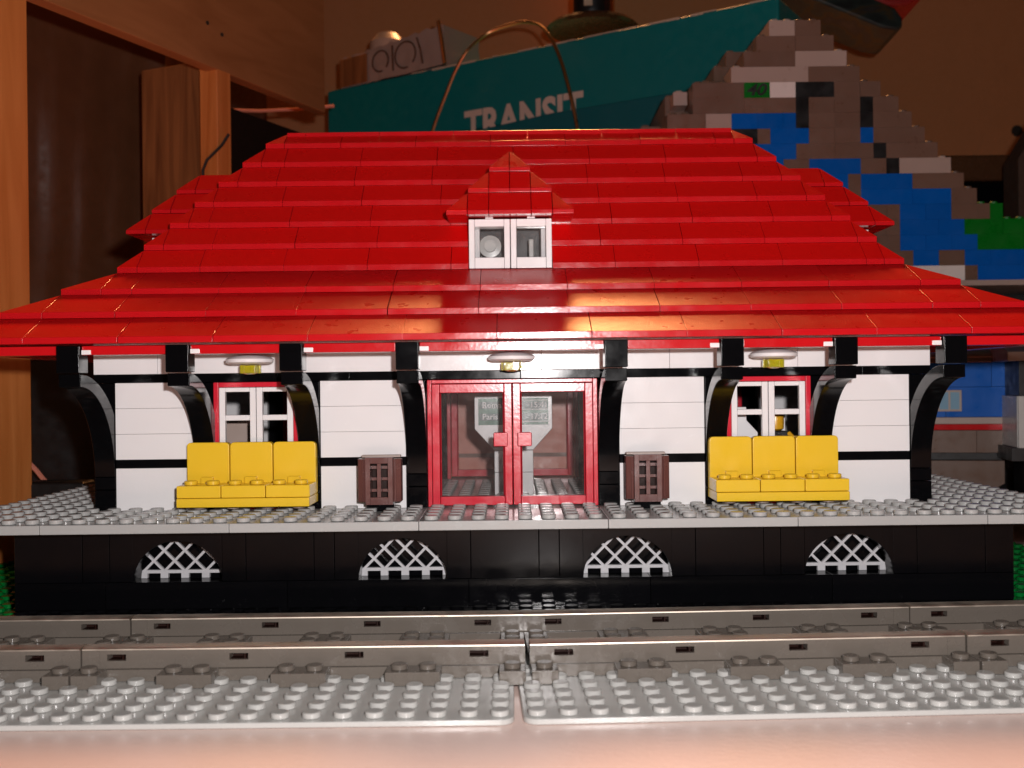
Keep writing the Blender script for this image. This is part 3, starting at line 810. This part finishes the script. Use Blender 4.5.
m = MB(); m.box(.2, 10, .3, 5.9, 9.61, 11.89); m.build('dark_cab', 'bk2', WG, bevel=.03)

# ------------------------------------------------------------------ background : teal box and things on it
PL, PR = Vector((-20.9, 73)), Vector((23.0, 45))
dvec = (PR - PL); yaw = math.atan2(dvec.y, dvec.x); LEN = 53.2
BX = empty('game_box', 'large teal cardboard box printed TRANSIT standing behind the station roof', 'box', (PL.x, PL.y, TZ), rz=yaw)
TOP = 39.8 - TZ
m = MB(); m.box(0, LEN, 0, 16, 37.6, TOP); m.box(0, LEN, .02, 16, 0.02, 37.55); m.build('lid', 'teal', BX, bevel=.25, seg=2)
m = MB(); m.prism([(-.1, 0.05), (LEN, .05), (LEN, 37.7), (30, 37.8), (17, 37.1), (-.1, 36.2)], 'y', -.35, -.02); m.build('lower_panel', 'teal2', BX, bevel=.08)
m = MB()
x = 0
while x < LEN:
    w = random.uniform(.5, 2.5)
    if random.random() < .55 and x > 12: m = MB(); m.box(x, x + w, -.015, random.uniform(.05, .3), TOP - random.uniform(.06, .2), TOP + .012); m.build('worn_edge', 'cardedge', BX)
    x += w
text_mesh('lettering', 'TRANSIT', 4.3, 'cream', BX, Matrix.Translation(Vector((19.3, -.04, 36.5))) @ UP @ Matrix.Rotation(R(0), 4, 'Z'),   .02, .14, sx=.83)

def on_box(t, z=0): p = PL + dvec * t; return Vector((p.x, p.y, TOP + TZ + z))
# crinkled package on the box
PK = empty('wrapped_package', 'long crinkled plastic-wrapped package lying on the left end of the teal box', 'package', tuple(on_box(.055)), rz=yaw + R(-4))
m = MB(); nx, nz = 26, 6
def pk(i, j, y):
    u = i / nx; v = j / nz
    return (-1.0 + 15.2 * u, y + random.uniform(-.12, .12), .02 + (3.4 + .9 * u) * v + .12 * math.sin(i * 2.1 + j) * v + random.uniform(-.06, .06) * v)
fr = [[pk(i, j, .4) for j in range(nz + 1)] for i in range(nx + 1)]; bk = [[pk(i, j, 6.5) for j in range(nz + 1)] for i in range(nx + 1)]
base = 0
vs = [p for c in fr for p in c] + [p for c in bk for p in c]; K = (nx + 1) * (nz + 1); fs = []
idx = lambda i, j, b=0: b * K + i * (nz + 1) + j
for i in range(nx):
    for j in range(nz): fs.append((idx(i, j), idx(i + 1, j), idx(i + 1, j + 1), idx(i, j + 1))); fs.append((idx(i, j, 1), idx(i, j + 1, 1), idx(i + 1, j + 1, 1), idx(i + 1, j, 1)))
    fs.append((idx(i, nz), idx(i + 1, nz), idx(i + 1, nz, 1), idx(i, nz, 1)))
for j in range(nz):
    fs.append((idx(0, j), idx(0, j + 1), idx(0, j + 1, 1), idx(0, j, 1))); fs.append((idx(nx, j), idx(nx, j, 1), idx(nx, j + 1, 1), idx(nx, j + 1)))
m.solid(vs, fs); m.build('wrapping', 'wrap', PK)
m = MB(); m.box(-1.1, 3.2, .1, .24, .1, 3.3); m.build('orange_label', 'board', PK, bevel=.05)
for (cx, r) in ((5.2, 1.2), (8.9, 1.5)):
    m = MB(); m.tube([(cx + r * math.cos(a), .18, 2.0 + .95 * r * math.sin(a)) for a in [k * .26 for k in range(-3, 20)]], .09, 6); m.build('printed_curl', 'cap', PK)
m = MB(); m.tube([(7.0, .18, 3.4), (7.1, .18, .6)], .1, 6); m.build('printed_curl', 'cap', PK)
m = MB(); m.tube([(11.4, .18, .6), (11.1, .18, 2.2), (10.6, .18, 3.5)], .1, 6); m.build('printed_curl', 'cap', PK)
m = MB(); m.tube([(14.4, .3, -.0), (14.1, .2, 2.5), (13.6, .3, 4.7)], .22, 8); m.build('folded_end', 'brass', PK)
RL = MB(); RL.lathe([(.2, 0), (1.6, .05), (2.2, .9), (2.1, 2.2), (1.3, 3.2), (.2, 3.5)], (0, 0, 0), 24)
c = at(388, 52, 126); o = RL.build('paper_roll', 'blt', None, loc=(c.x, c.y, c.z - 1.2)); tag(o, 'pale round paper roll peeping over the wrapped package', 'paper roll')
# lamp foot
c = at(592, 22, 116)
LF = empty('jar_stand', 'dark glossy dish carrying a black jar, standing on the teal box', 'dish', (c.x, c.y, c.z - 1.0))
m = MB(); m.lathe([(4.6, 0.0), (5.0, .25), (4.7, .6), (3.2, 1.05), (2.0, 1.6)], (0, 0, 0), 40); m.build('dish', 'cap', LF)
m = MB(); m.lathe([(1.95, 1.62), (2.0, 1.8), (2.0, 6.5)], (0, 0, 0), 28); jar = m.build('jar', 'bk2', LF)
m = MB(); m.box(-1.0, -.1, -2.06, -1.9, 2.1, 3.3); m.build('paper_tag', 'cardedge', jar)
m = MB()
# copper cable looping over the box front
cp = [(427, 150), (437, 118), (447, 92), (456, 70), (468, 50), (486, 34), (505, 26), (524, 22), (541, 26), (553, 42), (561, 60), (567, 80), (572, 100), (577, 125), (580, 150)]
dd = [113.0, 112.5, 112, 111.5, 111.0, 111.6, 111, 110, 108.5, 107, 106.2, 105.5, 105.2, 105, 104.6]
pts = [at(p[0], p[1], d - 2.0) for p, d in zip(cp, dd)]
fine = []
for i in range(len(pts) - 1):
    p0, p1, p2, p3 = pts[max(i - 1, 0)], pts[i], pts[i + 1], pts[min(i + 2, len(pts) - 1)]
    for k in range(4):
        t = k / 4; fine.append(.5 * ((2 * p1) + (-p0 + p2) * t + (2 * p0 - 5 * p1 + 4 * p2 - p3) * t * t + (-p0 + 3 * p1 - 3 * p2 + p3) * t ** 3))
fine.append(pts[-1])
fine.append(fine[-1] + Vector((0, 0, -30))); fine.insert(0, fine[0] + Vector((0, 0, -25)))
m.tube(fine, .165, 8); tag(m.build('copper_cable', 'brass', None), 'copper-coloured cable looped over the front of the teal box', 'cable')

# red and dark bag, upper right
c = at(866, 12, 112)
BG = empty('printed_bag', 'maroon bag with a dark printed underside hanging at the upper right', 'bag', tuple(c))
Tm = Matrix.Rotation(R(24), 4, 'Y') @ Matrix.Rotation(R(-9), 4, 'X')
m = MB()
pl = [(-9, -1.7), (2.0, -1.5), (3.6, -1.1), (4.0, -.4), (3.6, .5), (2.5, 1.2), (-9, 1.2)]
m.prism(pl, 'y', -1, 5, 0, Tm); m.build('underside', 'patch', BG, bevel=.4, seg=3)
m = MB(); m.prism([(-5, 1.25), (1.6, 1.35), (3.6, 2.3), (5.0, 4.2), (5.0, 7.0), (3.5, 9.5), (-5, 9.5)], 'y', -.6, 7, 0, Tm); m.build('flap', 'maroon', BG, bevel=.5, seg=3)

# cardboard box seen through the doors
CB = empty('cardboard_carton', 'flat brown cardboard carton standing behind the rear doors, seen through the glass doors', 'carton', (0, 16.75, 0.2))
m = MB(); m.box(-3.95, 3.95, 0, .45, .01, 6.6); m.build('carton', 'card', CB, bevel=.08)
m = MB(); m.box(-3.96, 3.96, -.03, -.005, 1.0, 1.25); m.build('tape', 'wrap', CB)

# ------------------------------------------------------------------ shelving on the left
d2 = Vector((12.3, 27.4)).normalized(); sy = math.atan2(d2.y, d2.x)       # direction the shelf runs
SH = empty('wooden_shelf', 'wooden shelving frame with orange pine posts left of the station', 'shelf', (-30.95, 15.6, TZ), rz=sy)
# local x runs back along the shelf, local y points left/away
m = MB(); m.box(-2.6, 1.0, -.9, 2.6, .02, 62); m.build('post', 'post', SH, bevel=.12)
m = MB(); m.box(-3, 34.5, -.2, 1.0, 35.6, 62); bo = m.build('top_board', 'beam', SH, bevel=.1)
m = MB()
for (a, z) in ((18.5, 38.9), (20.2, 38.5)): m.lathe([(.16, 0), (.16, .06)], (0, 0, 0), 10, 0, Matrix.Translation(Vector((a, -.2, z))) @ Matrix.Rotation(R(90), 4, 'X'))
m.build('nail_head', 'ink', bo)
c = at(215, 130, 84)
m = MB(); m.box(19.6, 21.3, -.17, 1.6, .02, 36.2); m.build('post', 'post', SH, bevel=.1)
SH2 = MB(); SH2.box(21.4, 22.1, 1.05, 9.2, .02, 37.2); SH2.build('side_board', 'board', SH, bevel=.08)
m = MB(); m.box(22.2, 48, 6.0, 6.4, .02, 35.5); m.build('back_panel', 'nearblack', SH)
# dark film between the posts
FM = MB()
nx, nz = 40, 24; c0 = at(18, 330, 92); c1 = at(150, 330, 100)
vs = []; fs = []
for i in range(nx + 1):
    for j in range(nz + 1):
        u, v = i / nx, j / nz; p = c0.lerp(c1, u * 1.25 - .1)
        yy = p.y + .3 * math.sin(u * 7 + v * 3) + .10 * math.sin(u * 31 - v * 7) + .4 * math.sin(v * 13 + u * 3) + random.uniform(-.05, .05)
        vs.append((p.x, yy, TZ + .1 + 46 * v))
for i in range(nx):
    for j in range(nz):
        a = i * (nz + 1) + j; fs.append((a, a + nz + 1, a + nz + 2, a + 1))
FM.solid(vs, fs); fo = FM.build('plastic_sheet', 'film', None)
sm = fo.modifiers.new('thick', 'SOLIDIFY'); sm.thickness = .05 * S
tag(fo, 'smoky brown plastic sheet hanging between the orange posts', 'plastic sheet')
m = MB(); c0 = at(60, 330, 128); m.box(c0.x - 18, c0.x + 16, c0.y, c0.y + 3, TZ + .02, 52)
tag(m.build('back_board', 'board', None, bevel=.1), 'dim brown board behind the smoky plastic sheet', 'board')
c0 = at(64, 420, 74)
m = MB(); m.box(c0.x - 2.4, c0.x + 6, c0.y, c0.y + 9, TZ + .02, 7.9)
tag(m.build('black_crate', 'bk2', None, bevel=.2), 'plain black crate behind the left end of the station', 'crate')
m = MB(); c0 = at(36, 492, 66); m.box(c0.x - .8, c0.x + 3, c0.y, c0.y + 2, TZ + .02, c0.z + .6)
tag(m.build('black_block', 'bk2', None, bevel=.2), 'small black block at the foot of the orange post', 'block')
m = MB(); p = [at(x, y, 70) for x, y in ((28, 462), (36, 470), (44, 480), (52, 488), (60, 500))]; m.tube(p, .16, 6)
tag(m.build('brown_cord', 'card', None), 'thin brown cord beside the orange post, left of the platform', 'cord')
m = MB(); p = [at(x, y, 83.3) for x, y in ((229, 134), (222, 145), (215, 152), (207, 160), (203, 170))]; p.append(p[-1] + Vector((0, 0, -20))); m.tube(p, .12, 6)
tag(m.build('dark_wire', 'ink', None), 'thin dark wire dangling across the rear pine post', 'wire')
m = MB(); p = [at(x, y, 108) for x, y in ((228, 110), (260, 111), (300, 109), (334, 106))]; m.tube(p, .16, 6)
tag(m.build('pale_wire', 'card', None), 'pale wire stretched from the rear post to the teal box', 'wire')
# room wall
m = MB(); m.box(-150, 150, 128, 131, TZ, 95); tag(m.build('room_wall', 'darkwall', None), kind='structure')
c = at(1000, 150, 140)
m = MB(); m.box(14, 90, 90, 92, 34.5, 75); WP = m.build('wall_panel', 'wallbrown', None, bevel=.1); tag(WP, 'plain brown wall panel with a small hole at the upper right', 'wall panel')
m = MB(); c = at(1017, 131, 140); m.lathe([(.75, 0), (.75, .05)], (0, 0, 0), 14, 0, Matrix.Translation(Vector((c.x, 90, c.z))) @ Matrix.Rotation(R(90), 4, 'X')); m.build('hole', 'ink', WP)
m = MB(); m.box(-34, 13.9, 100, 102, 20, 75); tag(m.build('upper_panel', 'wallbrown', None, bevel=.1), 'dim brown panel behind the things on the teal box', 'wall panel')
c = at(985, 195, 104)
BLK = empty('black_carton', 'glossy black carton behind the right slope of the brick mountain', 'carton', (c.x + 2, c.y, TZ))
m = MB(); m.box(-6.5, 12, 0, 10, 5, 30.0); m.build('body', 'black', BLK, bevel=.3, seg=2)
m = MB(); m.box(-6.6, 12.1, -.1, 10.1, 30.05, 32.6); m.build('lid', 'cap', BLK, bevel=.3, seg=2)
m = MB(); m.box(-5, 11, 1, 9, .02, 4.95); m.build('plinth', 'bk2', BLK)
c = at(1015, 175, 100)
m = MB(); m.prism([(c.x - 1.6, TZ + .02), (c.x + 8, TZ + .02), (c.x + 8, 40), (c.x + .9, 29.6), (c.x - 1.6, 25.5)], 'y', c.y - 4, c.y - 1)
tag(m.build('dark_board', 'darkwall', None, bevel=.1), 'dark slanted board at the right edge behind the green bricks', 'board')

# ------------------------------------------------------------------ light, world, camera
def light(name, kind, loc, energy, col, **k):
    l = bpy.data.lights.new(name, kind); l.energy = energy; l.color = col
    for a, b in k.items(): setattr(l, a, b)
    o = bpy.data.objects.new(name, l); COL.objects.link(o); o.location = [c * S for c in loc]; return o
light('camera_flash', 'POINT', (2.6, -50.5, 8.2), 5.2, (1.0, .95, .94), shadow_soft_size=.55 * S)
lamp = light('ceiling_lamp', 'AREA', (9, 140, 143), 24.0, (1.0, .42, .15), shape='DISK', size=31 * S)
d = Vector((0, 2, 9)) - Vector((9, 140, 143)); lamp.rotation_euler = d.to_track_quat('-Z', 'Y').to_euler()
w = bpy.data.worlds.new('World'); sc.world = w; w.use_nodes = True
bg = w.node_tree.nodes['Background']; bg.inputs['Color'].default_value = (1.0, .55, .28, 1); bg.inputs['Strength'].default_value = .018

cam = bpy.data.cameras.new('camera'); co = bpy.data.objects.new('camera', cam); COL.objects.link(co)
co.location = (0, -50 * S, 5.7 * S)
co.matrix_world = Matrix.Translation(Vector((0, -50 * S, 5.7 * S))) @ Matrix.Rotation(R(90), 4, 'X') @ Matrix.Rotation(R(-.66), 4, 'Z')
cam.sensor_width = 36; cam.lens = 1068 / 1024 * 36; cam.clip_start = .01; cam.clip_end = 20
cam.shift_y = .001
cam.dof.use_dof = True; cam.dof.focus_distance = 49 * S; cam.dof.aperture_fstop = 24
sc.camera = co
sc.view_settings.view_transform = 'Standard'; sc.view_settings.look = 'None'; sc.view_settings.exposure = 0; sc.view_settings.gamma = 1
sc.cycles.max_bounces = 8; sc.cycles.transparent_max_bounces = 12
